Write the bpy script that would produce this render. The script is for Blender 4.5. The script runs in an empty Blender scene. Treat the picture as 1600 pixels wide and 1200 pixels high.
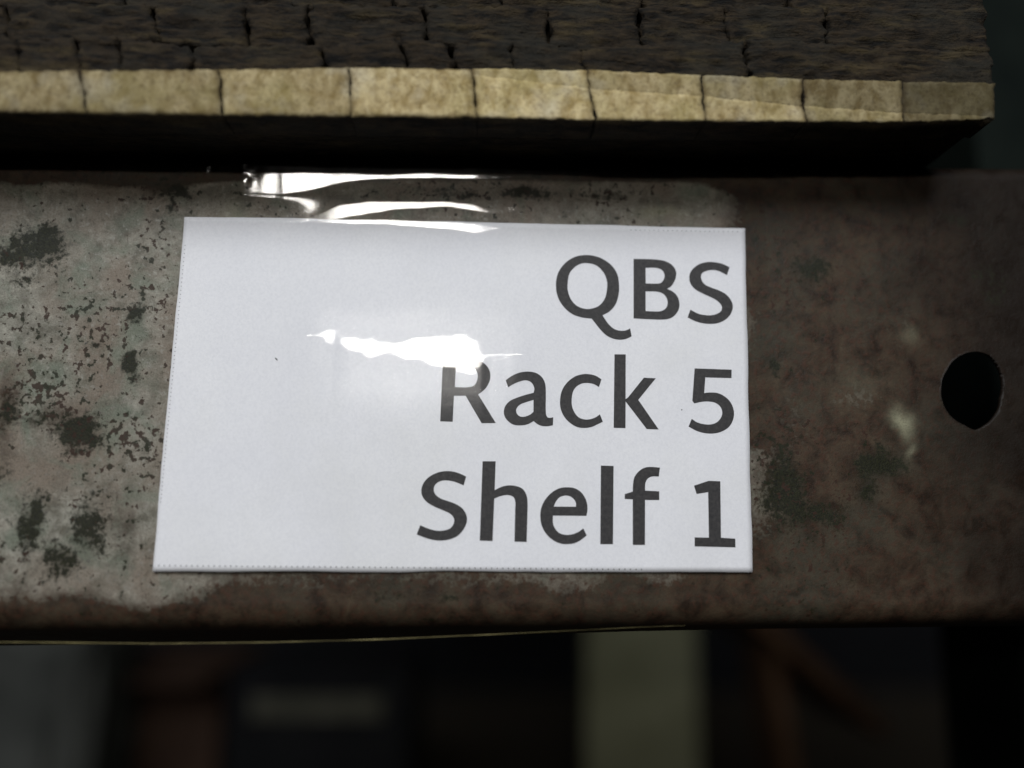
import bpy, bmesh, math, random
import numpy as np
from mathutils import Matrix, Vector
from mathutils.geometry import tessellate_polygon

# ------------------------------------------------------------------ camera
MM = 0.001
sc = bpy.context.scene
C = sc.collection
CAM_POS = np.array([3.505, -140.678, -21.396])          # mm
PITCH, ROLL, YAW = 0.160964, -0.010170, -0.036165
FPX = 1280.0                                            # focal length in px of a 1600 px wide frame
_R = (Matrix.Rotation(YAW, 3, 'Z') @ Matrix.Rotation(PITCH, 3, 'X') @ Matrix.Rotation(ROLL, 3, 'Y'))
cam_data = bpy.data.cameras.new('camera')
cam = bpy.data.objects.new('camera', cam_data)
C.objects.link(cam)
cam_data.sensor_width = 6.17
cam_data.lens = 6.17 * FPX / 1600
cam_data.clip_start = 0.005
cam_data.clip_end = 50
cam_data.dof.use_dof = True
cam_data.dof.focus_distance = 0.142
cam_data.dof.aperture_fstop = 0.58
M4 = (_R @ Matrix.Rotation(math.pi / 2, 3, 'X')).to_4x4()
M4.translation = Vector((CAM_POS * MM).tolist())
cam.matrix_world = M4
sc.camera = cam

# ------------------------------------------------------------------ light
world = bpy.data.worlds.new('World')
sc.world = world
world.use_nodes = True
bg = world.node_tree.nodes['Background']
bg.inputs[0].default_value = (0.80, 0.90, 1.0, 1)
bg.inputs[1].default_value = 0.006


def area_lamp(name, loc, target, sx, sy, power, col, shape='RECTANGLE'):
    ld = bpy.data.lights.new(name, 'AREA')
    ld.shape = shape
    ld.size, ld.size_y = sx, sy
    ld.energy = power
    ld.color = col
    o = bpy.data.objects.new(name, ld)
    o.location = loc
    o.rotation_euler = (Vector(target) - Vector(loc)).to_track_quat('-Z', 'Y').to_euler()
    C.objects.link(o)
    return o


# daylight reaches the rack through a low, wide, bright opening behind the photographer and,
# more broadly, from above it
area_lamp('opening_lamp', (-0.142, -1.5, 0.298), (0, 0, 0), 0.34, 0.050, 4.2, (1.0, 0.965, 0.90))
area_lamp('daylight_lamp', (-0.25, -1.3, 1.03), (0, 0, 0), 1.6, 0.76, 37.0, (0.90, 0.945, 1.0))
# added fill lamp hidden behind the beam, brightening the things below
area_lamp('added_fill_lamp', (0.075, 0.16, -0.015), (0.11, 0.34, -0.10), 0.10, 0.05, 0.12, (1.0, 1.0, 0.9))

vs = sc.view_settings
vs.view_transform = 'Standard'
vs.look = 'None'
vs.exposure = 0.0
vs.gamma = 1.0
vs.use_curve_mapping = False
sc.render.engine = 'CYCLES'
sc.cycles.use_denoising = True
sc.cycles.max_bounces = 4
sc.cycles.transparent_max_bounces = 12

# ------------------------------------------------------------------ helpers
rng = np.random.default_rng(5)
random.seed(5)
_Rn = np.array(_R)


def at(px, py, Y=0.0):
    """point (mm) at depth Y (mm, 0 = beam face) along the sight line of photo pixel px, py"""
    d = _Rn @ np.array([(px - 800) / FPX, 1.0, (600 - py) / FPX])
    return CAM_POS + d * ((Y - CAM_POS[1]) / d[1])


_tab = rng.random((256, 256))


def vnoise(x, y):
    x = np.asarray(x, float); y = np.asarray(y, float)
    xi = np.floor(x).astype(int); yi = np.floor(y).astype(int)
    fx = x - xi; fy = y - yi
    fx = fx * fx * fx * (fx * (fx * 6 - 15) + 10); fy = fy * fy * fy * (fy * (fy * 6 - 15) + 10)
    a = _tab[xi & 255, yi & 255]; b = _tab[(xi + 1) & 255, yi & 255]
    c = _tab[xi & 255, (yi + 1) & 255]; d = _tab[(xi + 1) & 255, (yi + 1) & 255]
    return (a * (1 - fx) + b * fx) * (1 - fy) + (c * (1 - fx) + d * fx) * fy


def fbm(x, y, o=4, g=0.5):
    s = 0; amp = 1; tot = 0
    for k in range(o):
        s = s + amp * vnoise(np.asarray(x) * 2 ** k + 17.3 * k, np.asarray(y) * 2 ** k + 9.1 * k)
        tot += amp; amp *= g
    return s / tot


def sstep(a, b, x):
    t = np.clip((x - a) / (b - a), 0, 1)
    return t * t * (3 - 2 * t)


def mesh_obj(name, verts, faces, mat, parent=None, smooth=True, mm=True):
    me = bpy.data.meshes.new(name)
    v = np.asarray(verts, float) * (MM if mm else 1)
    me.from_pydata(v.tolist(), [], [list(map(int, f)) for f in faces])
    me.update()
    if smooth:
        me.polygons.foreach_set('use_smooth', [True] * len(me.polygons))
    if mat:
        me.materials.append(mat)
    o = bpy.data.objects.new(name, me)
    C.objects.link(o)
    if parent:
        o.parent = parent
    return o


def tag(o, label, cat, group=None):
    o['label'] = label; o['category'] = cat
    if group:
        o['group'] = group
    return o


def thing(name, label, cat, loc=(0, 0, 0)):
    o = bpy.data.objects.new(name, None)
    o.empty_display_size = 0.01
    o.location = [l * MM for l in loc]
    C.objects.link(o)
    return tag(o, label, cat)


class N:
    """small node-building helper"""
    def __init__(s, name):
        s.m = bpy.data.materials.new(name); s.m.use_nodes = True
        s.t = s.m.node_tree; s.n = s.t.nodes
        s.b = s.n['Principled BSDF']; s.out = s.n['Material Output']

    def new(s, typ, **kw):
        n = s.n.new(typ)
        for k, v in kw.items():
            if k.startswith('i_'):
                n.inputs[k[2:].replace('_', ' ')].default_value = v
            else:
                setattr(n, k, v)
        return n

    def link(s, a, b):
        s.t.links.new(a, b)

    def obj(s, scale=(1, 1, 1)):
        tc = s.new('ShaderNodeTexCoord'); mp = s.new('ShaderNodeMapping')
        mp.inputs['Scale'].default_value = scale
        s.link(tc.outputs['Object'], mp.inputs['Vector'])
        return mp.outputs[0]

    def noise(s, vec, scale, detail=4, rough=0.55, dist=0.0):
        n = s.new('ShaderNodeTexNoise')
        n.inputs['Scale'].default_value = scale; n.inputs['Detail'].default_value = detail
        n.inputs['Roughness'].default_value = rough; n.inputs['Distortion'].default_value = dist
        s.link(vec, n.inputs['Vector'])
        return n.outputs['Fac']

    def ramp(s, fac, stops):
        r = s.new('ShaderNodeValToRGB')
        e = r.color_ramp.elements
        while len(e) < len(stops):
            e.new(0.5)
        for k, (p, c) in enumerate(stops):
            e[k].position = p
            e[k].color = (c, c, c, 1) if isinstance(c, (int, float)) else (*c, 1)
        s.link(fac, r.inputs[0])
        return r.outputs[0]

    def mix(s, fac, a, b, mode='MIX'):
        m = s.new('ShaderNodeMix', data_type='RGBA', blend_type=mode)
        for sock, v in ((m.inputs[0], fac), (m.inputs[6], a), (m.inputs[7], b)):
            if isinstance(v, (int, float)):
                sock.default_value = v
            elif isinstance(v, tuple):
                sock.default_value = (*v, 1)
            else:
                s.link(v, sock)
        return m.outputs[2]

    def math(s, op, a, b=None):
        m = s.new('ShaderNodeMath', operation=op)
        for k, v in enumerate((a, b)):
            if v is None:
                continue
            if isinstance(v, (int, float)):
                m.inputs[k].default_value = v
            else:
                s.link(v, m.inputs[k])
        return m.outputs[0]

    def attr(s, name):
        a = s.new('ShaderNodeAttribute', attribute_name=name)
        return a.outputs['Fac']

    def bump(s, h, strength, dist):
        b = s.new('ShaderNodeBump')
        b.inputs['Strength'].default_value = strength; b.inputs['Distance'].default_value = dist
        s.link(h, b.inputs['Height']); s.link(b.outputs[0], s.b.inputs['Normal'])
        return b


# ------------------------------------------------------------------ materials
def mat_steel():
    s = N('rusty_galvanised_steel')
    v = s.obj()
    big = s.noise(v, 60, 5, 0.6)
    mid = s.noise(v, 240, 5, 0.62, 0.4)
    fine = s.noise(v, 900, 4, 0.65)
    grain = s.noise(v, 3200, 3, 0.7)
    zinc = s.mix(s.ramp(mid, [(0.38, 0.0), (0.62, 1.0)]), (0.125, 0.115, 0.090), (0.315, 0.298, 0.248))
    zinc = s.mix(s.ramp(big, [(0.40, 0.0), (0.58, 0.85)]), zinc, (0.172, 0.133, 0.102))
    zinc = s.mix(s.ramp(s.noise(v, 130, 4, 0.6, 0.5), [(0.50, 0.0), (0.66, 0.7)]), zinc, (0.145, 0.165, 0.125))
    zinc = s.mix(s.ramp(fine, [(0.56, 0.0), (0.70, 0.6)]), zinc, (0.38, 0.365, 0.32))
    zinc = s.mix(s.ramp(fine, [(0.32, 0.6), (0.43, 0.0)]), zinc, (0.065, 0.052, 0.034))
    rust_shade = s.mix(s.ramp(mid, [(0.36, 0.0), (0.64, 1.0)]), (0.019, 0.0115, 0.0072), (0.058, 0.039, 0.023))
    rust_shade = s.mix(s.ramp(big, [(0.46, 0.0), (0.62, 0.45)]), rust_shade, (0.036, 0.038, 0.027))
    rust_shade = s.mix(s.ramp(fine, [(0.48, 0.0), (0.66, 0.65)]), rust_shade, (0.058, 0.025, 0.015))
    rust_shade = s.mix(s.attr('scale'), rust_shade, (0.0065, 0.0036, 0.0020))
    rf = s.math('ADD', s.attr('rust_shade'), s.math('MULTIPLY', s.math('SUBTRACT', fine, 0.5), 0.9))
    col = s.mix(s.ramp(rf, [(0.28, 0.0), (0.72, 1.0)]), zinc, rust_shade)
    # dark corrosion blotches and pin-head spots
    rag = s.math('ADD', s.math('MULTIPLY', s.math('SUBTRACT', mid, 0.5), 1.1), s.math('MULTIPLY', s.math('SUBTRACT', fine, 0.5), 1.3))
    bl = s.math('ADD', s.attr('blotch'), rag)
    dark = s.mix(s.ramp(grain, [(0.35, 0.0), (0.7, 1.0)]), (0.003, 0.004, 0.002), (0.022, 0.023, 0.010))
    col = s.mix(s.ramp(bl, [(0.34, 0.0), (0.62, 0.96)]), col, dark)
    sp = s.math('ADD', s.attr('spots'), s.math('MULTIPLY', s.math('SUBTRACT', s.noise(v, 800, 3, 0.6), 0.5), 2.6))
    col = s.mix(s.ramp(sp, [(0.58, 0.0), (0.66, 0.9)]), col, s.mix(s.ramp(mid, [(0.45, 0.0), (0.55, 1.0)]), (0.012, 0.014, 0.006), (0.030, 0.014, 0.009)))
    col = s.mix(s.attr('pale'), col, (0.30, 0.29, 0.19))
    col = s.mix(s.ramp(grain, [(0.28, 0.4), (0.58, 0.0)]), col, (0.015, 0.013, 0.010))
    s.link(col, s.b.inputs['Base Color'])
    s.b.inputs['Metallic'].default_value = 0.0
    s.b.inputs['Specular IOR Level'].default_value = 0.14
    s.link(s.ramp(mid, [(0.3, 0.38), (0.7, 0.65)]), s.b.inputs['Roughness'])
    h = s.math('ADD', s.math('MULTIPLY', fine, 0.7), s.math('MULTIPLY', grain, 0.35))
    s.bump(h, 0.4, 0.00030)
    return s.m


def mat_wood(kind):
    s = N({'tan': 'tan_wood_edge', 'brown': 'shaded_wood_edge', 'dark': 'weathered_dark_wood'}[kind])
    v = s.obj()
    vg = s.obj((1.1, 1, 0.75)) if kind != 'dark' else s.obj((0.36, 1, 1.9))
    big = s.noise(v, 95, 3, 0.6)
    mid = s.noise(vg, 420 if kind != 'dark' else 620, 5, 0.65, 0.3)
    fine = s.noise(v, 1500, 3, 0.7)
    if kind != 'dark':
        k = 1.0 if kind == 'tan' else 0.64  # darker copy of the tan, for the shadow painted on the edge
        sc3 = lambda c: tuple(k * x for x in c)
        col = s.mix(s.ramp(mid, [(0.36, 0.0), (0.64, 1.0)]), sc3((0.25, 0.178, 0.070)), sc3((0.52, 0.42, 0.23)))
        col = s.mix(s.ramp(big, [(0.44, 0.0), (0.62, 0.4)]), col, sc3((0.27, 0.225, 0.08)))
        col = s.mix(s.ramp(s.noise(v, 150, 3), [(0.52, 0.0), (0.70, 0.55)]), col, sc3((0.50, 0.45, 0.33)))
        col = s.mix(s.ramp(fine, [(0.34, 0.45), (0.50, 0.0)]), col, sc3((0.11, 0.075, 0.035)))
        col = s.mix(s.math('MULTIPLY', s.attr('edge'), s.ramp(mid, [(0.3, 1.0), (0.7, 0.2)])), col, (0.085, 0.058, 0.024))
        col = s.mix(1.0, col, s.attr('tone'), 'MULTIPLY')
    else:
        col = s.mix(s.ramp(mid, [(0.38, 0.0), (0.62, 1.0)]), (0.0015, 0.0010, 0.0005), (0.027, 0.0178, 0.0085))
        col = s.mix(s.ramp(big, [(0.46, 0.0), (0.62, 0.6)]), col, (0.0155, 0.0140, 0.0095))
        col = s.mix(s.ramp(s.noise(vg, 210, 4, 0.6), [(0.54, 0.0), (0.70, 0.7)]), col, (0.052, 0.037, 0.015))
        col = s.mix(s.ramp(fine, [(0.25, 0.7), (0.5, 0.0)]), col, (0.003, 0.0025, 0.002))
    s.link(col, s.b.inputs['Base Color'])
    s.b.inputs['Roughness'].default_value = 0.85
    s.b.inputs['Specular IOR Level'].default_value = 0.2
    s.bump(s.math('ADD', s.math('MULTIPLY', mid, 0.8), s.math('MULTIPLY', fine, 0.4)), 0.7, 0.0006 if kind != 'dark' else 0.0012)
    return s.m


def mat_paper():
    s = N('white_office_paper')
    v = s.obj()
    a = s.noise(v, 55, 3)
    b = s.noise(v, 2600, 3, 0.7)
    col = s.mix(s.ramp(a, [(0.35, 0.0), (0.68, 1.0)]), (0.690, 0.680, 0.700), (0.722, 0.711, 0.722))
    col = s.mix(s.ramp(s.noise(v, 22, 5, 0.65), [(0.50, 0.0), (0.70, 0.5)]), col, (0.625, 0.615, 0.60))
    col = s.mix(s.ramp(b, [(0.32, 0.38), (0.60, 0.0)]), col, (0.55, 0.545, 0.57))
    s.link(col, s.b.inputs['Base Color'])
    s.b.inputs['Roughness'].default_value = 0.9
    s.b.inputs['Specular IOR Level'].default_value = 0.1
    s.bump(b, 0.15, 0.0001)
    return s.m


def mat_toner():
    s = N('black_toner')
    v = s.obj()
    n = s.noise(v, 1600, 4, 0.7)
    col = s.mix(s.ramp(n, [(0.32, 0.0), (0.70, 1.0)]), (0.009, 0.008, 0.009), (0.038, 0.034, 0.033))
    s.link(col, s.b.inputs['Base Color'])
    s.b.inputs['Roughness'].default_value = 0.7
    return s.m


def mat_tape():
    s = N('clear_packing_tape')
    s.n.remove(s.b)
    tr = s.new('ShaderNodeBsdfTransparent'); tr.inputs[0].default_value = (1.0, 1.0, 0.995, 1)
    gl = s.new('ShaderNodeBsdfGlossy', distribution='GGX'); gl.inputs['Roughness'].default_value = 0.085
    # a thin film reflects alike from both sides: undo the node's index flip on the back
    fr = s.new('ShaderNodeFresnel'); ge = s.new('ShaderNodeNewGeometry')
    mr = s.new('ShaderNodeMapRange'); mr.inputs['To Min'].default_value = 1.5; mr.inputs['To Max'].default_value = 1 / 1.5
    s.link(ge.outputs['Backfacing'], mr.inputs['Value']); s.link(mr.outputs[0], fr.inputs[0])
    mx = s.new('ShaderNodeMixShader')
    s.link(fr.outputs[0], mx.inputs[0]); s.link(tr.outputs[0], mx.inputs[1]); s.link(gl.outputs[0], mx.inputs[2])
    s.link(mx.outputs[0], s.out.inputs[0])
    return s.m


def mat_plain(name, a, b, scale, rough=0.8, bump=0.4):
    s = N(name)
    v = s.obj()
    n = s.noise(v, scale, 5, 0.62)
    s.link(s.mix(s.ramp(n, [(0.32, 0.0), (0.68, 1.0)]), a, b), s.b.inputs['Base Color'])
    s.b.inputs['Roughness'].default_value = rough
    s.b.inputs['Specular IOR Level'].default_value = 0.06
    s.bump(n, bump, 0.002)
    return s.m


STEEL = mat_steel()
TAN = mat_wood('tan')
SHADED_WOOD = mat_wood('brown')
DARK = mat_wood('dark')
PAPER = mat_paper()
TONER = mat_toner()
TAPE = mat_tape()
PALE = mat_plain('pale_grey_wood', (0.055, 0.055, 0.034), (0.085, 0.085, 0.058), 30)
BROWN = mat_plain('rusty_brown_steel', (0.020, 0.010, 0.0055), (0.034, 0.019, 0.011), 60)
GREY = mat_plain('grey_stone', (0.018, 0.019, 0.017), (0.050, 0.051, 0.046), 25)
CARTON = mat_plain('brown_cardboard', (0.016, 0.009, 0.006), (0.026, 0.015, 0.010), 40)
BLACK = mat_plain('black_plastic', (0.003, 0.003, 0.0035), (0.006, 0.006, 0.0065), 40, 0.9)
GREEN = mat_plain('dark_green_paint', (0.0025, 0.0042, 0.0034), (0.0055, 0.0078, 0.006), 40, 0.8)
EDGE = mat_plain('tape_edge_glint', (0.05, 0.04, 0.016), (0.26, 0.22, 0.10), 120, 0.4)
STRIP = mat_plain('pale_strip', (0.018, 0.018, 0.013), (0.046, 0.044, 0.034), 60)

# ------------------------------------------------------------------ shelf beam (folded steel channel)
TILT = math.radians(0.75)                 # the beam rises a little to the right


def to_local(p):
    """world mm -> beam local mm (u along the beam, v up)"""
    c, s = math.cos(TILT), math.sin(TILT)
    return np.array([c * p[0] + s * p[2], p[1], -s * p[0] + c * p[2]])


def build_beam():
    root = thing('shelf_beam', 'long rusty grey steel shelf beam with the paper label taped on its face', 'shelf beam')
    root.rotation_euler = (0, -TILT, 0)
    U0, U1 = -150.0, 170.0
    V0, V1 = -35.6, 40.2
    RB, RT, DEEP = 4.6, 3.0, 38.0
    # profile (y, v) from the rear of the bottom flange, round the bend, up the face, over the top
    st = 0.42
    ang = math.atan(0.34)                # the bottom flange falls away towards the rear
    yb, vb = RB - RB * math.sin(ang), V0 - RB * math.cos(ang)
    prof = [(yb + 30, vb - 6.6), (yb + 19.5, vb - 6.5), (yb + 18, vb - 6.12), (yb + 12, vb - 4.08), (yb + 6, vb - 2.04), (yb + 3, vb - 1.02)]
    prof += [(RB - RB * math.sin(a), V0 - RB * math.cos(a)) for a in np.linspace(ang, math.pi / 2, 10)]
    face_i0 = len(prof) - 1
    prof += [(0, v) for v in np.linspace(V0, V1, int((V1 - V0) / st))[1:]]
    face_i1 = len(prof) - 1
    prof += [(RT - RT * math.cos(a), V1 + RT * math.sin(a)) for a in np.linspace(0, math.pi / 2, 8)[1:]]
    prof += [(y, V1 + RT) for y in (RT + 4, DEEP * .6, DEEP)]
    prof = np.array(prof)
    us = np.concatenate([np.linspace(U0, -92, 12, endpoint=False), np.arange(-92, 112, st), np.linspace(112, U1, 12)])
    nu, nv = len(us), len(prof)
    Ug, Ig = np.meshgrid(us, np.arange(nv), indexing='ij')
    Y = prof[Ig, 0].copy(); V = prof[Ig, 1].copy(); U = Ug.copy()
    lip = np.interp(U, [-80, -30, 30, 50, 110], [.62, .56, .22, .16, .12])
    fl = Ig < face_i0 - 9
    Y = np.where(fl, yb + (Y - yb) * lip, Y); V = np.where(fl, vb + (V - vb) * lip, V)
    # gentle dents and pitted zinc on the face
    onface = ((Ig >= face_i0 - 8) & (Ig <= face_i1)).astype(float)
    Y -= onface * (0.5 * (fbm(U / 40, V / 30, 2) - .5) + 0.10 * (fbm(U / 3.1 + 40, V / 3.1, 3) - .5))
    # the punched hole (tear-drop slot)
    hp = [(1528, 549), (1500, 556), (1480, 578), (1471, 605), (1474, 630), (1486, 650), (1507, 664), (1524, 672),
          (1540, 664), (1556, 648), (1564, 622), (1567, 598), (1562, 575), (1548, 556)]
    hole = np.array([to_local(at(*q))[[0, 2]] for q in hp])
    hc = hole.mean(0)
    ha = np.arctan2(hole[:, 1] - hc[1], hole[:, 0] - hc[0]); hr = np.hypot(*(hole - hc).T)
    o = np.argsort(ha); ha, hr = ha[o], hr[o]

    def hrad(u, v):
        a = np.arctan2(v - hc[1], u - hc[0])
        return np.interp(a, np.r_[ha[-1] - 2 * np.pi, ha, ha[0] + 2 * np.pi], np.r_[hr[-1], hr, hr[0]])
    d = np.hypot(U - hc[0], V - hc[1]) / hrad(U, V)
    isface = (Ig > face_i0) & (Ig < face_i1)
    # pull the ring of vertices just outside the hole on to its outline
    ring = isface & (d < 1.0)
    verts = np.stack([U, Y, V], -1).reshape(-1, 3)
    inside = ring.reshape(-1)
    faces = []
    idx = np.arange(nu * nv).reshape(nu, nv)
    for i in range(nu - 1):
        for j in range(nv - 1):
            q = (idx[i, j], idx[i + 1, j], idx[i + 1, j + 1], idx[i, j + 1])
            if inside[list(q)].sum() >= 3:
                continue
            faces.append(q)
    # snap boundary
    from collections import Counter
    ec = Counter()
    near = np.where((d < 1.6).reshape(-1))[0]; nearset = set(near.tolist())
    for q in faces:
        if q[0] in nearset or q[2] in nearset:
            for k in range(4):
                a, b = q[k], q[(k + 1) % 4]
                ec[(min(a, b), max(a, b))] += 1
    bnd = set()
    bedges = []
    for (a, b), n in ec.items():
        if n == 1 and d.reshape(-1)[a] < 1.25 and d.reshape(-1)[b] < 1.25:
            bnd.update((a, b)); bedges.append((a, b))
    for a in bnd:
        dd = d.reshape(-1)[a]
        verts[a, 0] = hc[0] + (verts[a, 0] - hc[0]) / dd
        verts[a, 2] = hc[1] + (verts[a, 2] - hc[1]) / dd
    vl = verts.tolist()
    back = {}
    for a in bnd:                        # wall of the hole, sheet thickness
        back[a] = len(vl); vl.append([verts[a, 0], verts[a, 1] + 0.7, verts[a, 2]])
    for a, b in bedges:
        faces.append((a, b, back[b], back[a]))
    body = mesh_obj('web', vl, faces, STEEL, root)
    # corrosion maps
    nV = len(vl)
    ua = np.array(vl)[:, 0]; va = np.array(vl)[:, 2]

    def blobs(lst):
        m = np.zeros(nV)
        wx = ua + 3.0 * (fbm(ua / 4 + 3, va / 4, 3) - .5); wy = va + 3.0 * (fbm(ua / 4 + 60, va / 4 + 9, 3) - .5)
        for (px, py, rx, ry, s) in lst:
            c = to_local(at(px, py)); k = 100 / 900.0
            q = ((wx - c[0]) / (.9 * rx * k)) ** 2 + ((wy - c[2]) / (.9 * ry * k)) ** 2
            m = np.maximum(m, s * np.exp(-0.7 * q))
        return m
    blotch = blobs([(62, 385, 55, 40, .85), (20, 400, 30, 25, .7), (35, 440, 30, 15, .5), (285, 300, 38, 16, .75), (262, 325, 14, 20, .6),
                    (128, 680, 42, 34, .85), (60, 655, 40, 16, .6), (50, 815, 26, 52, .75), (100, 872, 34, 30, .75),
                    (142, 825, 36, 55, .7), (215, 492, 14, 24, .85), (206, 572, 18, 26, .85), (150, 540, 22, 9, .6), (15, 640, 22, 40, .55),
                    (0, 740, 20, 30, .6), (1225, 760, 36, 60, .85), (1262, 800, 64, 24, .75), (1372, 728, 56, 26, .85),
                    (1352, 765, 24, 32, .7), (1210, 572, 12, 18, .8), (1265, 425, 38, 24, .75), (1245, 380, 16, 14, .45),
                    (700, 300, 70, 10, .6), (830, 300, 90, 12, .6), (960, 300, 60, 10, .5), (560, 310, 60, 10, .45), (1490, 340, 50, 16, .45),
                    (1550, 440, 40, 60, .42), (640, 930, 200, 10, .35), (1350, 905, 60, 14, .4)])
    pale = blobs([(1410, 662, 12, 20, .7), (1425, 705, 8, 14, .35), (1420, 520, 14, 12, .2), (1340, 600, 40, 25, .10), (372, 340, 18, 24, .35), (1030, 335, 40, 12, .5)])  # pale spots, plus a soft tape reflection painted in near the top
    rust_shade = 0.16 + 0.80 * sstep(36, 58, ua + 10 * (fbm(ua / 14, va / 14, 3) - .5) * 2) + 0.18 * sstep(80, 102, ua)
    rust_shade += 0.75 * sstep(-31.5, -37, va + 3 * (fbm(ua / 9, va / 9, 3) - .5) * 2)  # rusty lower strip, with the shade of the bend painted in
    rust_shade += 0.85 * sstep(36.5, 39.0, va + 2 * (fbm(ua / 9 + 30, va / 9, 3) - .5) * 2)  # shadow of the overhang, painted along the top of the face
    rust_shade -= blobs([(1235, 640, 40, 60, .28), (1330, 620, 60, 30, .22), (1215, 860, 24, 30, .22), (1500, 720, 50, 40, .2), (1380, 850, 60, 30, .12)])
    rust_shade += 0.5 * (fbm(ua / 18 + 77, va / 14, 4) - .5)
    rust_shade -= 0.6 * sstep(28.5, 31, va) * sstep(39.5, 38.2, va) * sstep(at(330, 300)[0], at(420, 300)[0], ua) * sstep(at(1170, 300)[0], at(1080, 300)[0], ua)  # sheen of the tape above the label, painted as lighter metal
    rust_shade += 0.35 * sstep(-25, -31, va) * sstep(-50, -30, ua) + 0.15 * sstep(-20, -31, va)  # darker towards the lower edge
    rust_shade += blobs([(250, 290, 30, 20, .5), (10, 640, 20, 60, .6), (90, 655, 60, 25, .4), (200, 800, 40, 70, .3), (340, 275, 60, 10, .4)])
    spots = 0.23 + 0.62 * (fbm(ua / 9 + 11, va / 9 + 5, 3) - .5) + blobs([(150, 520, 130, 80, .32), (80, 620, 100, 60, .32), (230, 420, 40, 90, .04), (190, 640, 60, 80, .2), (90, 430, 60, 40, .15), (1230, 700, 40, 90, .22), (1300, 780, 60, 40, .25)])
    spots -= 0.25 * sstep(58, 80, ua)
    darkening = 0.95 * sstep(66, 104, ua + 8 * (fbm(ua / 10 + 8, va / 10, 3) - .5) * 2)  # steel gets darker towards the right end
    rim = np.array(sorted(bnd) + list(range(nu * nv, nV)))          # shade inside the hole, painted dark on its wall and rim
    rust_shade[rim] = 1.0; darkening[rim] = 1.0; pale[rim] = 0.0
    for nm, arr in (('blotch', blotch), ('pale', pale), ('rust_shade', np.clip(rust_shade, 0, 1)), ('spots', spots), ('scale', darkening)):
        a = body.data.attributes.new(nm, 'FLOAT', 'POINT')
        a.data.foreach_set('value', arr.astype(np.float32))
    return root


build_beam()

# ------------------------------------------------------------------ weathered timber resting on the beam
WY = -16.4                                   # its front edge stands proud of the beam face


def block(name, quad, mat, parent, Y=WY, depth=7.0, amp=0.35, rnd=0.9, wob=0.35, slope=0.0, seed=0, tone=1.0, split=False):
    """a checked piece of wood: quad = photo corners TL, TR, BR, BL on the front plane"""
    P = [at(q[0], q[1], Y) for q in quad]
    w = np.linalg.norm(P[1] - P[0]); h = np.linalg.norm(P[3] - P[0])
    nx, nz = max(6, int(w / 0.55)), max(6, int(h / 0.5))
    s, t = np.meshgrid(np.linspace(0, 1, nx + 1), np.linspace(0, 1, nz + 1), indexing='ij')
    T = P[0][None, None] * (1 - s)[..., None] + P[1][None, None] * s[..., None]
    B = P[3][None, None] * (1 - s)[..., None] + P[2][None, None] * s[..., None]
    Q = T * (1 - t)[..., None] + B * t[..., None]
    X, Z = Q[..., 0], Q[..., 2]
    es = np.minimum(s, 1 - s) * w; et = np.minimum(t, 1 - t) * h
    e = np.minimum(es, et)
    k = seed * 13.7
    we = np.exp(-e / 1.5)
    Q[..., 0] += wob * 2 * (fbm(X * .45 + k, Z * .8, 3) - .5) * we
    Q[..., 2] += wob * 1.4 * (fbm(X * .9, Z * .5 + k, 4, .65) - .5) * we
    rd = rnd * (1 - np.sqrt(np.clip(1 - (1 - np.clip(e / rnd, 0, 1)) ** 2, 0, 1)))
    Q[..., 1] += rd - amp * 2 * (fbm(X * .35 + k, Z * .6, 4) - .5) + slope * (0.5 - t) * h
    verts = Q.reshape(-1, 3).tolist()
    idx = np.arange((nx + 1) * (nz + 1)).reshape(nx + 1, nz + 1)
    faces = [(idx[i, j], idx[i, j + 1], idx[i + 1, j + 1], idx[i + 1, j]) for i in range(nx) for j in range(nz)]
    loop = list(idx[:, 0]) + list(idx[-1, 1:]) + list(idx[-2::-1, -1]) + list(idx[0, -2:0:-1])
    b0 = len(verts)
    for a in loop:
        v = verts[a]; verts.append([v[0], Y + depth, v[2]])
    n = len(loop)
    for a in range(n):
        c = (a + 1) % n
        faces.append((loop[a], loop[c], b0 + c, b0 + a))
    faces.append(tuple(range(b0, b0 + n)))
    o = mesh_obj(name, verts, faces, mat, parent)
    if mat is not DARK:                      # only the broken front is pale; shade on sides and underside is painted black
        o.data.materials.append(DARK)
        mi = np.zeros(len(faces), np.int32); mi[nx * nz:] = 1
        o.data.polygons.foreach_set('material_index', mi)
    att = o.data.attributes.new('edge', 'FLOAT', 'POINT')
    att.data.foreach_set('value', np.r_[np.exp(-(es if split else e).reshape(-1) / 0.36), np.ones(n)].astype(np.float32))
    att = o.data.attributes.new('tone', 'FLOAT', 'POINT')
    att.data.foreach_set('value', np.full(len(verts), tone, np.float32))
    return o


def interp(x, pts):
    return float(np.interp(x, [p[0] for p in pts], [p[1] for p in pts]))


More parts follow.
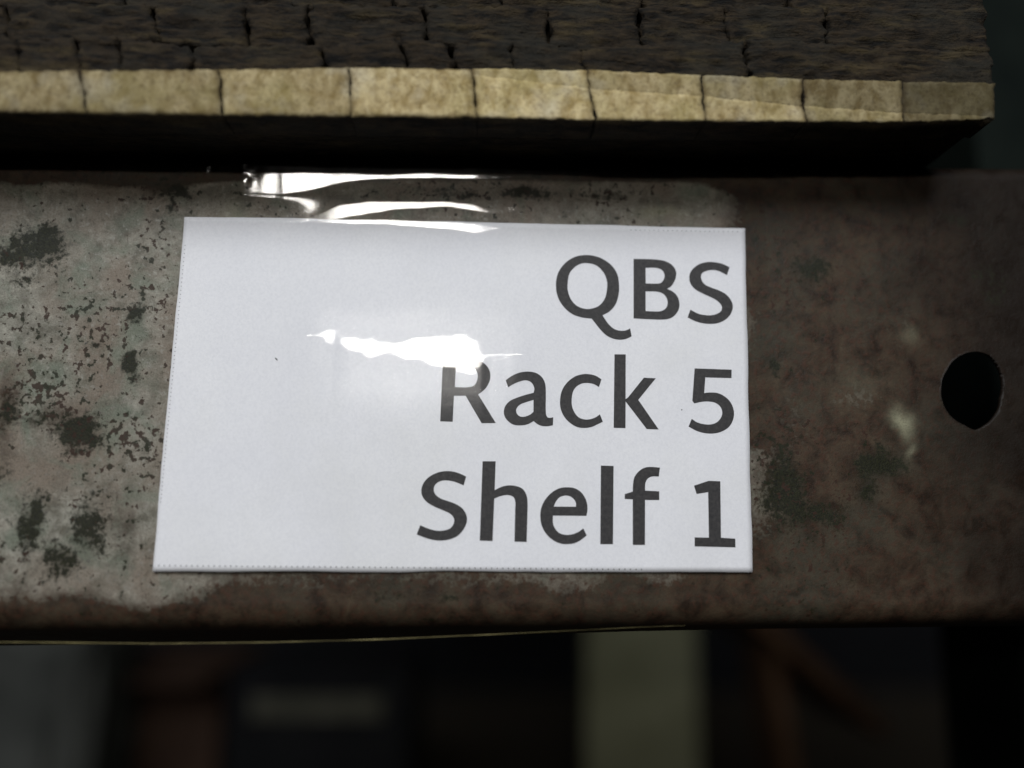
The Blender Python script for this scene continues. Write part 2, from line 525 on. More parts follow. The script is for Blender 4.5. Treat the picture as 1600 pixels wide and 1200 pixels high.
def build_timber():
    root = thing('weathered_timber', 'old cracked timber with dark checked face and tan lower edge above the label', 'timber', tuple(at(300, 178, 20)))
    off = np.array(root.location) / MM
    top0 = [(-200, 112), (0, 110), (345, 108), (550, 105), (740, 107), (925, 110), (1100, 117), (1260, 123), (1410, 127), (1560, 130)]
    bot0 = [(-200, 172), (0, 175), (345, 180), (550, 182), (750, 183), (930, 187), (1260, 190), (1420, 190), (1560, 184)]
    parts = []
    cr = [-190, -70, 130, 345, 548, 742, 925, 1100, 1258, 1412, 1556]
    ln = [0, 2, 6, 3, 2, 3, 6, 3, 4, 2, 0]
    gp = [1, 1, 1, 1.2, .8, .6, 1, 1.2, 1.6, .5, 2]
    for i in range(len(cr) - 1):
        a, b = cr[i], cr[i + 1]
        ga, gb = gp[i], gp[i + 1]
        sl = ln[i], ln[i + 1]
        q = [(a + ga - sl[0], interp(a, top0)), (b - gb - sl[1], interp(b, top0)),
             (b - gb + sl[1], interp(b, bot0)), (a + ga + sl[0], interp(a, bot0))]
        if i == len(cr) - 2:
            q[2] = (b - 30, interp(b, bot0) + 3)
        tone = (0.56, 0.56, 0.60, 0.74, 0.94, 1.02, 0.94, 0.84, 0.62, 0.32)[i]  # bright middle and right-end fade into shade, painted as block tones
        Yb = WY + random.uniform(-.2, .3)
        if a < 700:
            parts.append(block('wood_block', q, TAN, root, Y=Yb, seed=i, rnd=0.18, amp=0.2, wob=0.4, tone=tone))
            continue
        # a slanting cast shadow, deeper to the right, painted as darker blocks
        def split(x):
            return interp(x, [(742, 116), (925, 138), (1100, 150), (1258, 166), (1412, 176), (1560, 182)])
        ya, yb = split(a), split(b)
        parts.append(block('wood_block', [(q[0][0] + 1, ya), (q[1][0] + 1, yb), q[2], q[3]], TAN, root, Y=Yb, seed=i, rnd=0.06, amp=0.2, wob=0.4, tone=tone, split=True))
        parts.append(block('shaded_wood_block', [q[0], q[1], (q[1][0] + 1, yb + 3), (q[0][0] + 1, ya + 3)], SHADED_WOOD, root, Y=Yb + .10, seed=i, rnd=0.06, amp=0.2, wob=0.4, split=True, tone=(1.3, 1.1, 0.85, .6, .32)[i - 5]))
    # the darker checked layers above, each set back a little from the one below
    l1t = [(-200, 60), (0, 58), (28, 62), (130, 56), (250, 57), (300, 72), (330, 76), (420, 72), (505, 70), (560, 50), (630, 56), (708, 70), (800, 60), (912, 75), (1000, 88), (1100, 66), (1200, 60), (1300, 66), (1560, 80)]
    l2t = [(-200, 8), (0, 8), (200, 6), (420, 4), (650, 8), (900, 10), (1200, 10), (1540, 14)]
    l3t = [(-200, -45), (1540, -45)]

    def row(cracks, top, bot, Y, slant, seed):
        for i in range(len(cracks) - 1):
            a, b = cracks[i], cracks[i + 1]
            gap = random.uniform(0.8, 3.0)
            s1, s2 = slant[i % len(slant)], slant[(i + 1) % len(slant)]
            q = [(a + gap - s1, interp(a, top) - 1), (b - gap - s2, interp(b, top) - 1),
                 (b - gap + s2, interp(b, bot) + 8), (a + gap + s1, interp(a, bot) + 8)]
            parts.append(block('dark_wood_block', q, DARK, root, Y=Y + random.uniform(-.3, .3), seed=seed + i, amp=0.85, wob=1.0, rnd=0.35))
    row([-190, 28, 122, 185, 298, 505, 630, 708, 800, 912, 1168, 1552], l1t, top0, WY + 1.0, [3, 1, 6, 2, 0, 2, 8, 3], 30)
    row([-190, 8, 242, 385, 485, 665, 858, 1003, 1136, 1292, 1545], l2t, l1t, WY + 2.0, [4, 2, 7, 5, 0], 60)
    row([-190, 190, 455, 612, 780, 1003, 1230, 1540], l3t, l2t, WY + 2.8, [3, 6, 1], 90)
    # solid heart of the timber behind the checked skin
    z0 = at(0, 176, WY)[2] + 0.8; z1 = at(1500, 188, WY)[2] + 0.9
    xa, xb = at(-205, 100, WY)[0], at(1552, 180, WY)[0] - 0.8
    zt = at(700, -50, WY)[2] + 60
    y0, y1 = WY + 5.0, 640.0
    vv = [(xa, y0, z0 - .8), (xb, y0, z1 - .3), (xb, y1, z1 - .3), (xa, y1, z0 - .8), (xa, y0, zt), (xb, y0, zt), (xb, y1, zt), (xa, y1, zt)]
    ff = [(0, 3, 2, 1), (4, 5, 6, 7), (0, 1, 5, 4), (1, 2, 6, 5), (2, 3, 7, 6), (3, 0, 4, 7)]
    parts.append(mesh_obj('heartwood', vv, ff, DARK, root, smooth=False))
    for p in parts:
        p.location = -Vector(root.location)
    return root


build_timber()

# ------------------------------------------------------------------ paper label
GLYPHS = [  # printed characters, outlines traced from image pixels, in mm on the paper: (x, z, corner)
 ('Q', [[(24.43,13.93,1),(25.72,14.68),(26.8,16.02),(27.37,17.93),(27.44,19.56),(27.15,21.47),(26.16,23.08),(24.58,24.24),(23.0,24.8),(21.27,24.91),(19.4,24.45),(17.68,23.19),(16.53,21.39),(16.18,19.32),(16.47,17.27),(17.39,15.54),(18.96,14.11),(20.66,13.49),(22.51,13.28,1),(23.21,12.38),(24.06,11.31),(25.18,10.24),(26.46,9.69),(27.73,9.57),(28.73,9.8),(29.56,10.22,1),(29.32,11.62,1),(28.46,11.24),(27.47,11.2),(26.47,11.5),(25.49,12.35)],[(21.63,23.43),(23.28,23.09),(24.56,21.93),(25.24,20.39),(25.28,18.77),(24.88,17.0),(23.95,15.74),(22.66,15.13),(21.38,15.03),(19.95,15.51),(18.89,16.66),(18.32,18.19),(18.28,19.66),(18.61,21.44),(19.54,22.64),(20.55,23.26)]]),
 ('B', [[(30.1,24.39,1),(32.52,24.42),(34.38,24.34),(35.76,24.1),(37.02,23.41),(37.69,22.29),(37.67,21.22),(37.3,20.26),(36.71,19.42),(36.03,19.0,1),(37.03,18.49),(37.82,17.68),(38.17,16.51),(38.05,15.33),(37.4,14.27),(36.47,13.6),(35.2,13.35),(32.92,13.36),(29.95,13.46,1)],[(32.24,22.77,1),(33.42,22.85),(34.46,22.76),(35.26,22.36),(35.62,21.53),(35.46,20.7),(34.99,20.1),(34.29,19.91),(32.22,19.9,1)],[(32.17,18.44,1),(34.04,18.45),(35.18,18.15),(35.86,17.4),(36.07,16.58),(35.88,15.64),(35.24,15.04),(34.31,14.81),(32.12,14.84,1)]]),
 ('S', [[(47.41,23.22,1),(46.21,23.79),(44.82,24.09),(43.54,24.11),(42.13,23.76),(41.07,23.08),(40.29,22.11),(40.07,21.03),(40.3,19.97),(41.08,19.04),(42.22,18.36),(43.47,17.79),(44.61,17.23),(45.4,16.59),(45.78,15.9),(45.65,15.19),(45.0,14.65),(43.95,14.33),(42.69,14.31),(41.43,14.58),(40.12,15.25,1),(39.59,13.84,1),(40.82,13.22),(42.18,12.84),(43.56,12.73),(44.94,12.89),(46.35,13.56),(47.3,14.57),(47.74,15.76),(47.6,16.81),(46.83,17.98),(45.59,18.78),(44.1,19.34),(42.95,19.85),(42.34,20.61),(42.19,21.44),(42.44,22.04),(43.26,22.47),(44.31,22.65),(45.47,22.46),(46.9,21.75,1)]]),
 ('R', [[(-3.46,5.79,1),(-0.39,5.84),(1.62,5.71),(2.96,5.33),(4.09,4.56),(4.72,3.43),(4.74,2.07),(4.15,0.71),(3.5,0.03),(2.75,-0.55,1),(5.85,-5.47,1),(3.42,-5.54,1),(0.57,-0.8,1),(-1.42,-0.84,1),(-1.55,-5.35,1),(-3.69,-5.31,1)],[(-1.2,4.3,1),(0.31,4.32),(1.53,4.17),(2.38,3.51),(2.62,2.6),(2.36,1.47),(1.82,0.9),(0.82,0.66),(-1.31,0.68,1)]]),
 ('a', [[(7.47,2.01,1),(8.58,2.82),(9.92,3.41),(11.48,3.6),(12.83,3.34),(13.84,2.56),(14.35,1.44),(14.46,-0.14),(14.47,-3.5),(14.7,-4.28),(15.14,-4.44),(15.76,-4.32,1),(15.7,-5.72,1),(14.76,-5.9),(13.76,-5.85),(12.98,-5.53),(12.37,-5.04,1),(11.32,-5.61),(10.11,-5.82),(8.89,-5.7),(7.89,-5.05),(7.32,-4.17),(7.22,-3.28),(7.52,-2.38),(8.29,-1.58),(9.51,-1.0),(10.84,-0.53),(12.34,-0.11,1),(12.45,0.62),(12.17,1.4),(11.61,1.9),(10.82,2.06),(9.71,1.76),(8.6,1.23),(7.93,0.77,1)],[(12.32,-1.35,1),(11.07,-1.76),(9.97,-2.23),(9.36,-3.02),(9.48,-3.8),(10.09,-4.29),(10.87,-4.28),(11.75,-3.93),(12.33,-3.42,1)]]),
 ('c', [[(24.16,2.45,1),(23.15,3.06),(22.03,3.32),(20.91,3.3),(19.56,2.88),(18.21,1.84),(17.26,0.36),(16.92,-1.45),(17.09,-3.02),(17.76,-4.35),(18.76,-5.34),(19.98,-5.99),(21.31,-6.1),(22.43,-5.9),(23.43,-5.44),(24.35,-4.98,1),(23.84,-3.7,1),(23.11,-4.22),(22.21,-4.56),(21.21,-4.63),(20.21,-4.31),(19.43,-3.43),(18.99,-2.2),(18.99,-0.74),(19.27,0.39),(19.89,1.19),(20.79,1.66),(21.8,1.76),(22.81,1.58),(23.72,1.08,1)]]),
 ('k', [[(26.49,6.93,1),(28.47,6.96,1),(28.35,-0.99,1),(28.8,-0.65,1),(31.61,2.86,1),(33.7,2.78,1),(30.56,-1.07,1),(34.04,-6.18,1),(31.97,-6.15,1),(28.35,-1.39,1),(28.27,-6.04,1),(26.22,-6.01,1)]]),
 ('5', [[(40.6,4.66,1),(47.16,4.54,1),(47.09,3.05,1),(42.45,3.09,1),(42.18,0.3,1),(43.09,0.43),(44.56,0.34),(45.9,-0.32),(46.89,-1.44),(47.32,-2.9),(47.13,-4.26),(46.41,-5.5),(45.26,-6.3),(43.9,-6.71),(42.33,-6.74),(40.76,-6.37),(39.27,-5.61,1),(39.86,-4.25,1),(40.8,-4.86),(42.14,-5.17),(43.27,-5.16),(44.3,-4.75),(45.06,-3.84),(45.25,-2.93),(44.94,-2.04),(44.06,-1.37),(42.93,-1.16),(41.69,-1.24),(40.38,-1.54,1),(40.05,-1.09,1)]]),
 ('S', [[(0.95,-14.7,1),(-0.21,-14.17),(-1.53,-13.84),(-2.72,-13.82),(-4.02,-14.11),(-5.42,-14.89),(-6.31,-15.98),(-6.6,-17.17),(-6.3,-18.24),(-5.52,-19.1),(-4.21,-19.83),(-2.68,-20.46),(-1.59,-20.98),(-0.98,-21.73),(-1.01,-22.58),(-1.53,-23.33),(-2.5,-23.71),(-3.79,-23.78),(-5.19,-23.47),(-6.61,-22.9,1),(-7.16,-24.44,1),(-5.91,-24.91),(-4.61,-25.27),(-3.21,-25.42),(-1.6,-25.19),(-0.22,-24.54),(0.73,-23.41),(1.2,-22.24),(1.07,-21.06),(0.34,-20.0),(-0.76,-19.31),(-2.07,-18.84),(-3.27,-18.43),(-4.15,-17.79),(-4.49,-17.04),(-4.3,-16.17),(-3.55,-15.57),(-2.58,-15.37),(-1.16,-15.54),(0.54,-16.17,1)]]),
 ('h', [[(3.69,-12.06,1),(5.92,-12.03,1),(5.81,-16.93,1),(7.04,-16.33),(8.34,-16.08),(9.65,-16.24),(10.6,-16.7),(11.2,-17.63),(11.42,-18.91),(11.4,-21.24),(11.31,-25.5,1),(9.26,-25.48,1),(9.33,-20.1),(9.34,-18.94),(9.07,-18.12),(8.48,-17.78),(7.77,-17.73),(6.83,-17.91),(5.77,-18.33,1),(5.57,-25.4,1),(3.43,-25.36,1)]]),
 ('e', [[(21.42,-21.07,1),(21.58,-20.32),(21.59,-19.24),(21.26,-18.16),(20.5,-17.08),(19.4,-16.44),(18.19,-16.3),(16.88,-16.47),(15.56,-17.19),(14.47,-18.34),(13.77,-19.75),(13.59,-21.26),(13.83,-22.76),(14.6,-24.14),(15.8,-25.19),(16.99,-25.71),(18.08,-25.81),(19.38,-25.64),(20.47,-25.1),(21.46,-24.34,1),(20.89,-23.17,1),(20.04,-23.77),(19.06,-24.15),(17.97,-24.27),(16.88,-24.01),(16.12,-23.27),(15.74,-22.31),(15.74,-21.08,1)],[(15.87,-19.57,1),(16.22,-18.75),(16.88,-17.99),(17.75,-17.71),(18.63,-17.81),(19.29,-18.29),(19.64,-18.93),(19.64,-19.56,1)]]),
 ('l', [[(23.96,-12.54,1),(26.14,-12.57,1),(25.9,-25.75,1),(23.75,-25.77,1)]]),
 ('f', [[(34.13,-12.77,1),(32.75,-12.67),(31.55,-12.8),(30.45,-13.47),(29.72,-14.43),(29.47,-15.49),(29.39,-16.91,1),(28.01,-17.34,1),(28.0,-18.16,1),(29.37,-18.21,1),(29.27,-25.84,1),(31.34,-25.82,1),(31.48,-18.3,1),(33.91,-18.28,1),(33.94,-16.8,1),(32.68,-16.76),(31.51,-16.71,1),(31.56,-15.59),(31.87,-14.82),(32.6,-14.33),(33.92,-14.28,1)]]),
 ('1', [[(39.96,-15.77,1),(42.54,-14.92,1),(44.54,-14.98,1),(44.36,-24.51,1),(46.81,-24.64,1),(46.79,-26.09,1),(39.81,-25.99,1),(39.85,-24.49,1),(42.29,-24.52,1),(42.38,-16.84,1),(40.37,-17.19,1)]]),
]


PAP = [(-49.58, 30.40), (50.53, 30.64), (49.56, -30.12), (-50.33, -30.88)]      # TL TR BR BL from image pixels, cut by hand


def paper_y(x, z):
    """front surface of the paper: nearly flat, lifting a touch at the lower edge"""
    x = np.asarray(x, float); z = np.asarray(z, float)
    return -0.55 - 0.10 * (fbm(x / 35 + 5, z / 25 + 2, 2) - .5)


def build_label():
    root = thing('shelf_label', 'white rectangular paper label reading QBS Rack 5 Shelf 1 under clear tape', 'label', (0, 0, 0))
    nx, nz = 110, 66
    s, t = np.meshgrid(np.linspace(0, 1, nx + 1), np.linspace(0, 1, nz + 1), indexing='ij')
    A = np.array(PAP)
    Q = (A[0] * (1 - s)[..., None] + A[1] * s[..., None]) * (1 - t)[..., None] + (A[3] * (1 - s)[..., None] + A[2] * s[..., None]) * t[..., None]
    X = Q[..., 0].copy(); Z = Q[..., 1].copy()
    eb = np.exp(-np.minimum(t, 1 - t) * 60); es = np.exp(-np.minimum(s, 1 - s) * 100)
    Z += 0.22 * (fbm(X / 14, Z / 40, 3) - .5) * 2 * eb
    X += 0.16 * (fbm(X / 60, Z / 9, 3) - .5) * 2 * es
    Y = paper_y(X, Z)
    fr = np.stack([X, Y, Z], -1).reshape(-1, 3); bk = np.stack([X, Y + 0.1, Z], -1).reshape(-1, 3)
    idx = np.arange((nx + 1) * (nz + 1)).reshape(nx + 1, nz + 1); n0 = idx.size
    faces = [(idx[i, j], idx[i, j + 1], idx[i + 1, j + 1], idx[i + 1, j]) for i in range(nx) for j in range(nz)]
    faces += [(n0 + f[3], n0 + f[2], n0 + f[1], n0 + f[0]) for f in list(faces)]
    loop = list(idx[:, 0]) + list(idx[-1, 1:]) + list(idx[-2::-1, -1]) + list(idx[0, -2:0:-1])
    for a in range(len(loop)):
        b = loop[(a + 1) % len(loop)]
        faces.append((loop[a], b, n0 + b, n0 + loop[a]))
    mesh_obj('paper', np.r_[fr, bk], faces, PAPER, root)
    # printed characters
    for ch, loops in GLYPHS:
        polys = []
        for lp in loops:
            n = len(lp); pts = []
            for i in range(n):
                p0, p1, p2, p3 = lp[i - 1], lp[i], lp[(i + 1) % n], lp[(i + 2) % n]
                a, b = np.array(p1[:2]), np.array(p2[:2])
                c1, c2 = len(p1) > 2, len(p2) > 2
                if c1 and c2:
                    pts.append(a); continue
                L = np.linalg.norm(b - a)

                def tang(pp, pc, pn):
                    v = np.array(pn[:2]) - np.array(pp[:2])
                    return v / (np.linalg.norm(v) + 1e-9) * L
                m1 = (b - a) if c1 else tang(p0, p1, p2)
                m2 = (b - a) if c2 else tang(p1, p2, p3)
                for k in range(6):
                    u = k / 6; u2, u3 = u * u, u ** 3
                    pts.append((2 * u3 - 3 * u2 + 1) * a + (u3 - 2 * u2 + u) * m1 + (-2 * u3 + 3 * u2) * b + (u3 - u2) * m2)
            polys.append([Vector((p[0], p[1], 0)) for p in pts])
        flat = [p for q in polys for p in q]
        tris = tessellate_polygon(polys)
        xy = np.array([(p.x, p.y) for p in flat])
        v = np.stack([xy[:, 0], paper_y(xy[:, 0], xy[:, 1]) - 0.035, xy[:, 1]], 1)
        fs = []
        for tr in tris:
            a, b, c = (v[k] for k in tr)
            nrm = np.cross(b - a, c - a)
            fs.append(tr if nrm[1] < 0 else tr[::-1])
        mesh_obj('printed_character', v, fs, TONER, root, smooth=False)
    # dotted cutting line along the edges, and two stray toner specks
    vs_, fs_ = [], []

    def dot(px, py, r, sq=1.0, rot=0.0):
        c = at(px, py); b = len(vs_)
        for k in range(7):
            a = k / 7 * 6.283
            dx, dz = r * math.cos(a) * sq, r * math.sin(a)
            x, z = c[0] + dx * math.cos(rot) - dz * math.sin(rot), c[2] + dx * math.sin(rot) + dz * math.cos(rot)
            vs_.append((x, float(paper_y(x, z)) - 0.03, z))
        fs_.append(tuple(range(b, b + 7)))
    for k in range(88):
        t_ = k / 88
        dot(250 + 760 * t_, 883.5 + 6 * t_, 0.11)
    for k in range(64):
        t_ = k / 63
        dot(291 - 38 * t_, 385 + 400 * t_, 0.075)
    for k in range(24):
        dot(985 + 7.2 * k, 361 + 0.12 * k, 0.075)
    dl = mesh_obj('dotted_line', vs_, fs_, TONER, root, smooth=False)
    dl['kind'] = 'stuff'
    vs_, fs_ = [], []
    dot(433, 562, 0.10, 3.6, -0.75)
    mesh_obj('toner_speck', vs_, fs_, TONER, root, smooth=False)
    vs_, fs_ = [], []
    dot(1064, 641, 0.12)
    mesh_obj('toner_speck', vs_, fs_, TONER, root, smooth=False)
    return root


build_label()

# ------------------------------------------------------------------ clear tape over the label


def build_tape():
    root = thing('clear_tape', 'wide clear glossy tape stuck over the paper label and the steel around it', 'tape', (0, 0, 0))
    x0, x1 = -90.0, 54.5
    xs = np.arange(x0, x1, 0.30)
    lo = [at(px, py) for px, py in ((-120, 1002), (50, 1003), (250, 1005), (420, 1003), (600, 998), (800, 989), (1000, 979), (1200, 972))]
    zlo = np.interp(xs, [p[0] for p in lo], [p[2] for p in lo])
    zhi = 40.2 + math.tan(TILT) * xs + 0.5 * (fbm(xs / 16, xs * 0, 3) - .5)
    t = np.concatenate([np.linspace(0, .53, 110, endpoint=False), np.linspace(.53, .65, 100, endpoint=False), np.linspace(.65, .86, 50, endpoint=False), np.linspace(.86, 1, 110)])
    nz = len(t)
    X = np.repeat(xs[:, None], nz, 1)
    Z = zlo[:, None] * (1 - t) + zhi[:, None] * t
    # lean of the film (dy/dz): small wrinkles, then bent so glare meets the camera at image pixels
    elev = np.arctan((Z - CAM_POS[2]) / -CAM_POS[1])
    S = 0.006 * 2 * (fbm(X / 5 + 20, Z / 4, 3) - .5)

    def bands(pts):
        q = [(at(x, a), at(x, b)) for x, a, b in pts]
        xx = [u[0][0] for u in q]
        top = np.interp(X, xx, [u[0][2] for u in q]); bot = np.interp(X, xx, [u[1][2] for u in q])
        return top, bot
    rag = 0.6 * 2 * (fbm(X / 1.6 + 4, Z / 1.2, 4, .65) - .5)

    def put(S, pts, el, push, reach, soft=0.25, r=1.0):
        """film bent to mirror the light into the camera inside a pixel band, with steeper shoulders above and below it"""
        top, bot = bands(pts)
        need = np.tan((el - elev) / 2)
        mid = (top + bot) / 2; half = (top - bot) / 2
        px0, px1 = at(pts[1][0], 540)[0], at(pts[-2][0], 540)[0]
        inx = sstep(px0 - 2, px0 + 1, X) * sstep(px1 + 2, px1 - 1, X)
        d = np.abs(Z + inx * r * rag - mid) - half + 0.1 * (1 - inx)
        push = push * (2.0 - 1.0 * inx); soft = soft * (0.3 + 0.7 * inx)
        ins = sstep(soft, -soft, d)
        sg = np.where(Z > mid, 1.0, -1.0)
        near = sstep(reach, reach * .4, d)
        off = sg * np.maximum(push, sg * (S - need))
        return S * (1 - near) + near * (need + (1 - ins) * off)
    el1 = np.arctan((298 - Z) / 1500)      # towards the bright opening
    S = put(S, [(300, 527, 527), (500, 526, 526), (515, 520, 534), (540, 527, 542), (565, 533, 550), (580, 534, 562), (600, 535, 556), (612, 539, 550),
                (640, 533, 560), (680, 530, 572), (720, 528, 582), (742, 533, 584), (752, 556, 560), (800, 556, 556), (1000, 556, 556)], el1, 0.026, 12.0, 0.16, 2.2)
    # along the top the film is bent in bands traced from image pixels of the glare
    need = np.tan((el1 - elev) / 2)
    ins = np.zeros_like(Z)
    for pts in ([(440, 350, 352), (505, 340, 349), (530, 326, 345), (580, 320, 338), (620, 320, 331), (700, 320, 327), (740, 325, 334), (762, 332, 337), (800, 327, 334), (815, 330, 330)],
                [(372, 294, 294), (385, 280, 307), (450, 278, 309), (500, 277, 301), (540, 277, 290), (600, 279, 285), (650, 277, 284), (770, 280, 285), (800, 282, 282)],
                [(500, 350, 350), (520, 347, 352), (600, 347, 354), (700, 351, 361), (745, 354, 369), (775, 358, 362), (790, 360, 360)],
                [(990, 288, 288), (1010, 284, 288), (1080, 286, 291), (1130, 292, 296), (1140, 296, 296)]):
        top, bot = bands(pts)
        px0, px1 = at(pts[0][0], 320)[0], at(pts[-1][0], 320)[0]
        inx = sstep(px0 - .4, px0 + .4, X) * sstep(px1 + .4, px1 - .4, X)
        d = np.abs(Z + 0.30 * rag - (top + bot) / 2) - (top - bot) / 2
        ins = np.maximum(ins, inx * sstep(0.22, -0.12, d))
    zone = sstep(26.5, 28.5, Z - math.tan(TILT) * X)
    wide = sstep(at(255, 320)[0], at(335, 320)[0], X)
    zone = zone * wide
    S = S * (1 - zone) + zone * (need + 0.060 * (1 - ins) + 0.004 * 2 * (fbm(X / 1.2, Z / 1.2 + 31, 2) - .5))
    # fine crinkles added at the upper left, over a range of image pixels
    ca, cb = at(150, 285), at(385, 300)
    crk = sstep(ca[0], ca[0] + 6, X) * sstep(cb[0] + 5, cb[0] - 2, X) * sstep(33.5, 37.5, Z)
    S = S + crk * 0.15 * 2 * (fbm(X / 0.9 + 3, Z / 0.8 + 50, 2) - .5)
    dZ = np.diff(Z, axis=1)
    Y = np.concatenate([np.zeros((len(xs), 1)), np.cumsum(0.5 * (S[:, 1:] + S[:, :-1]) * dZ, axis=1)], 1)
    kern = np.exp(-0.5 * (np.arange(-8, 9) * 0.30 / 0.45) ** 2); kern /= kern.sum()      # bend smoothed along x to soften streaks
    Yp = np.pad(Y, ((8, 8), (0, 0)), mode='edge')
    Y = sum(k * Yp[i:i + len(xs)] for i, k in enumerate(kern))
    i0 = np.argmin(np.abs(Z - 20), axis=1)
    Y -= Y[np.arange(len(xs)), i0][:, None]
    Y += -1.0
    # away from the paper the film settles towards the steel
    Y += 0.30 * sstep(51.5, 53.5, X) + 0.30 * sstep(-51, -58, X) * sstep(34, 28, Z) + 0.30 * sstep(-31, -35, Z)
    # at the upper left the film is tilted sideways so the camera sees glare at traced pixels
    xa, xb, xc = at(250, 300)[0], at(385, 300)[0], at(520, 300)[0]
    Y -= sstep(30, 34.5, Z) * np.interp(X, [xa, xb - 1.5, xb, xc, xc + 3], [0, 0.66, 0.70, 0.04, 0])
    Y = np.minimum(Y, -0.45)
    verts = np.stack([X, Y, Z], -1).reshape(-1, 3)
    nx = len(xs)
    idx = np.arange(nx * nz).reshape(nx, nz)
    faces = np.stack([idx[:-1, :-1], idx[1:, :-1], idx[1:, 1:], idx[:-1, 1:]], -1).reshape(-1, 4)
    mesh_obj('film', verts, faces, TAPE, root)
    # the cut lower edge of the film, its glint painted as a pale hair line
    vv, ff = [], []
    sel = np.where((xs > -76) & (xs < 38))[0]
    for k, i in enumerate(sel):
        th = 0.075 * (0.35 + 0.65 * sstep(-84, -60, xs[i])) * (1 - 0.8 * sstep(-10, 34, xs[i])) * (0.6 + 0.8 * float(vnoise(xs[i] / 7, 3.3)))
        for m in range(5):
            a = m / 5 * 6.2832
            vv.append((xs[i], Y[i, 0] + th * math.cos(a), zlo[i] + th * math.sin(a)))
        if k:
            b = 5 * k
            ff += [(b - 5 + m, b - 5 + (m + 1) % 5, b + (m + 1) % 5, b + m) for m in range(5)]
    mesh_obj('cut_edge', vv, ff, EDGE, root)
    return root


build_tape()

# ------------------------------------------------------------------ what stands in the dark behind and below
DECK_Z = -200.0


def box(name, x0, x1, y0, y1, z0, z1, mat, parent=None, bev=3.0, taper=0.0, jit=0.0):
    bm = bmesh.new()
    vs_ = [bm.verts.new((x * MM, y * MM, z * MM)) for z in (z0, z1) for (x, y) in ((x0, y0), (x1, y0), (x1, y1), (x0, y1))]
    for f in ((3, 2, 1, 0), (4, 5, 6, 7), (0, 1, 5, 4), (1, 2, 6, 5), (2, 3, 7, 6), (3, 0, 4, 7)):
        bm.faces.new([vs_[k] for k in f])
    if bev:
        bmesh.ops.bevel(bm, geom=bm.edges[:], offset=bev * MM, segments=2, affect='EDGES', profile=0.6)
    if jit:
        bmesh.ops.subdivide_edges(bm, edges=bm.edges[:], cuts=3, use_grid_fill=True)
        for v in bm.verts:
            v.co += Vector((random.uniform(-1, 1), random.uniform(-1, 1), random.uniform(-1, 1))) * jit * MM
    bmesh.ops.recalc_face_normals(bm, faces=bm.faces[:])
    me = bpy.data.meshes.new(name); bm.to_mesh(me); bm.free()
    me.materials.append(mat)
    o = bpy.data.objects.new(name, me); C.objects.link(o)
    if parent:
        o.parent = parent
    return o


def bar(name, a, b, w, d, mat, parent=None):
    """rectangular bar from a to b (mm)"""
    a = Vector(a) * MM; b = Vector(b) * MM
    L = (b - a).length
    o = box(name, -w / 2, w / 2, -d / 2, d / 2, 0, L / MM, mat, parent, 1.0)
    o.matrix_world = Matrix.Translation(a) @ (b - a).to_track_quat('Z', 'Y').to_matrix().to_4x4()
    return o


deck = box('shelf_deck', -700, 700, 120, 760, DECK_Z - 20, DECK_Z, DARK)
deck['kind'] = 'structure'
wall = box('back_wall', -1500, 1500, 900, 930, -700, 900, BLACK, bev=0)
wall['kind'] = 'structure'

# upright of the rack behind the end of the timber
p0 = at(1560, 150, 66)
up = thing('rack_upright', 'dark green steel upright beside the right end of the timber', 'post', (p0[0] + 30, 80, DECK_Z))
u1 = box('post', -28, 60, 0, 4, 0, 420, GREEN, up, 1.0)
u2 = box('post_flange', -28, -24, 4, 40, 0, 420, GREEN, up, 0.8)

# pale board
a0, a1 = at(915, 1000, 330), at(1090, 1000, 330)
tag(box('pale_board', a0[0], a1[0], 330, 350, DECK_Z, at(900, 900, 330)[2], PALE), 'blurred pale upright board in the dark below the word Shelf', 'board')
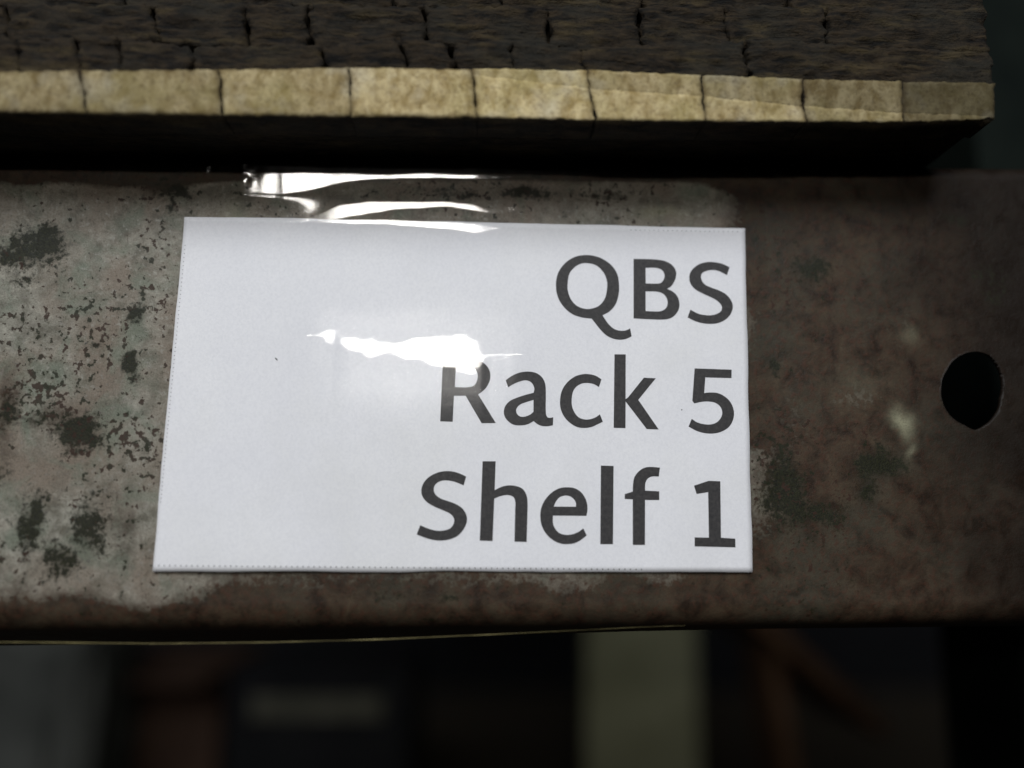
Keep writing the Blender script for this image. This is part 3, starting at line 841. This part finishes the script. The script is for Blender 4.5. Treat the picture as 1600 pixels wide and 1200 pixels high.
# rusty strut pair
rs = thing('rusty_strut', 'blurred rusty brown strut with a slanting brace in the dark below the beam', 'strut', tuple(at(1200, 1260, 300)))
off = Vector(rs.location)
for nm, pa, pb, w in (('upright_bar', (1225, 1240), (1175, 930), 40), ('slanting_brace', (1330, 1120), (1130, 940), 62)):
    o = bar(nm, at(*pa, 300), at(*pb, 300 if nm == 'upright_bar' else 292), w, 8, BROWN)
    o.parent = rs; o.matrix_parent_inverse = Matrix.Translation(-off)
# grey stone, left
a0, a1, tz = at(-90, 1100, 260), at(128, 1100, 260), at(0, 960, 260)
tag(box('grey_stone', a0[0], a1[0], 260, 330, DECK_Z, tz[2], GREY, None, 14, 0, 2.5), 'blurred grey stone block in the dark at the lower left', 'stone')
# brown carton
a0, a1, tz = at(150, 1100, 330), at(345, 1100, 330), at(200, 1045, 330)
ct = thing('brown_carton', 'blurred brown box between the grey stone and the black case', 'box', (0, 330, DECK_Z))
box('carton_body', a0[0], a1[0], 0, 90, 0, tz[2] - DECK_Z, CARTON, ct, 2)
o = box('carton_flap', a0[0] + 2, a1[0] - 2, -26, -1, tz[2] - DECK_Z - 4, tz[2] - DECK_Z - 1, CARTON, ct, 0.8)
# black case with a pale strip
a0, a1, tz = at(352, 1100, 300), at(640, 1100, 300), at(500, 1050, 300)
cs = thing('black_case', 'blurred black case with a pale strip across its front below the label', 'case', (0, 300, DECK_Z))
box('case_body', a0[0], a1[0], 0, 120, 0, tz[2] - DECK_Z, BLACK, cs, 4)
s0, s1 = at(392, 1088, 298), at(598, 1124, 298)
box('pale_strip', s0[0], s1[0], -2, -0.2, s1[2] - DECK_Z, s0[2] - DECK_Z, STRIP, cs, 0.4)
# dark rounded stone in front of the pale board
c = at(985, 1210, 290)
bm = bmesh.new()
bmesh.ops.create_icosphere(bm, subdivisions=4, radius=1.0)
for v in bm.verts:
    n = 1 + 0.18 * (float(fbm(v.co.x * 1.7 + 9, v.co.y * 1.7 + v.co.z, 3)) - .5) * 2
    v.co = Vector((v.co.x * 30 * n, v.co.y * 22 * n, v.co.z * 26 * n)) * MM
me = bpy.data.meshes.new('dark_stone'); bm.to_mesh(me); bm.free()
me.polygons.foreach_set('use_smooth', [True] * len(me.polygons))
me.materials.append(BLACK)
ds = bpy.data.objects.new('dark_stone', me); C.objects.link(ds)
ds.location = (c[0] * MM, 290 * MM, (DECK_Z + 24) * MM)
tag(ds, 'blurred dark rounded stone in front of the pale board', 'stone')
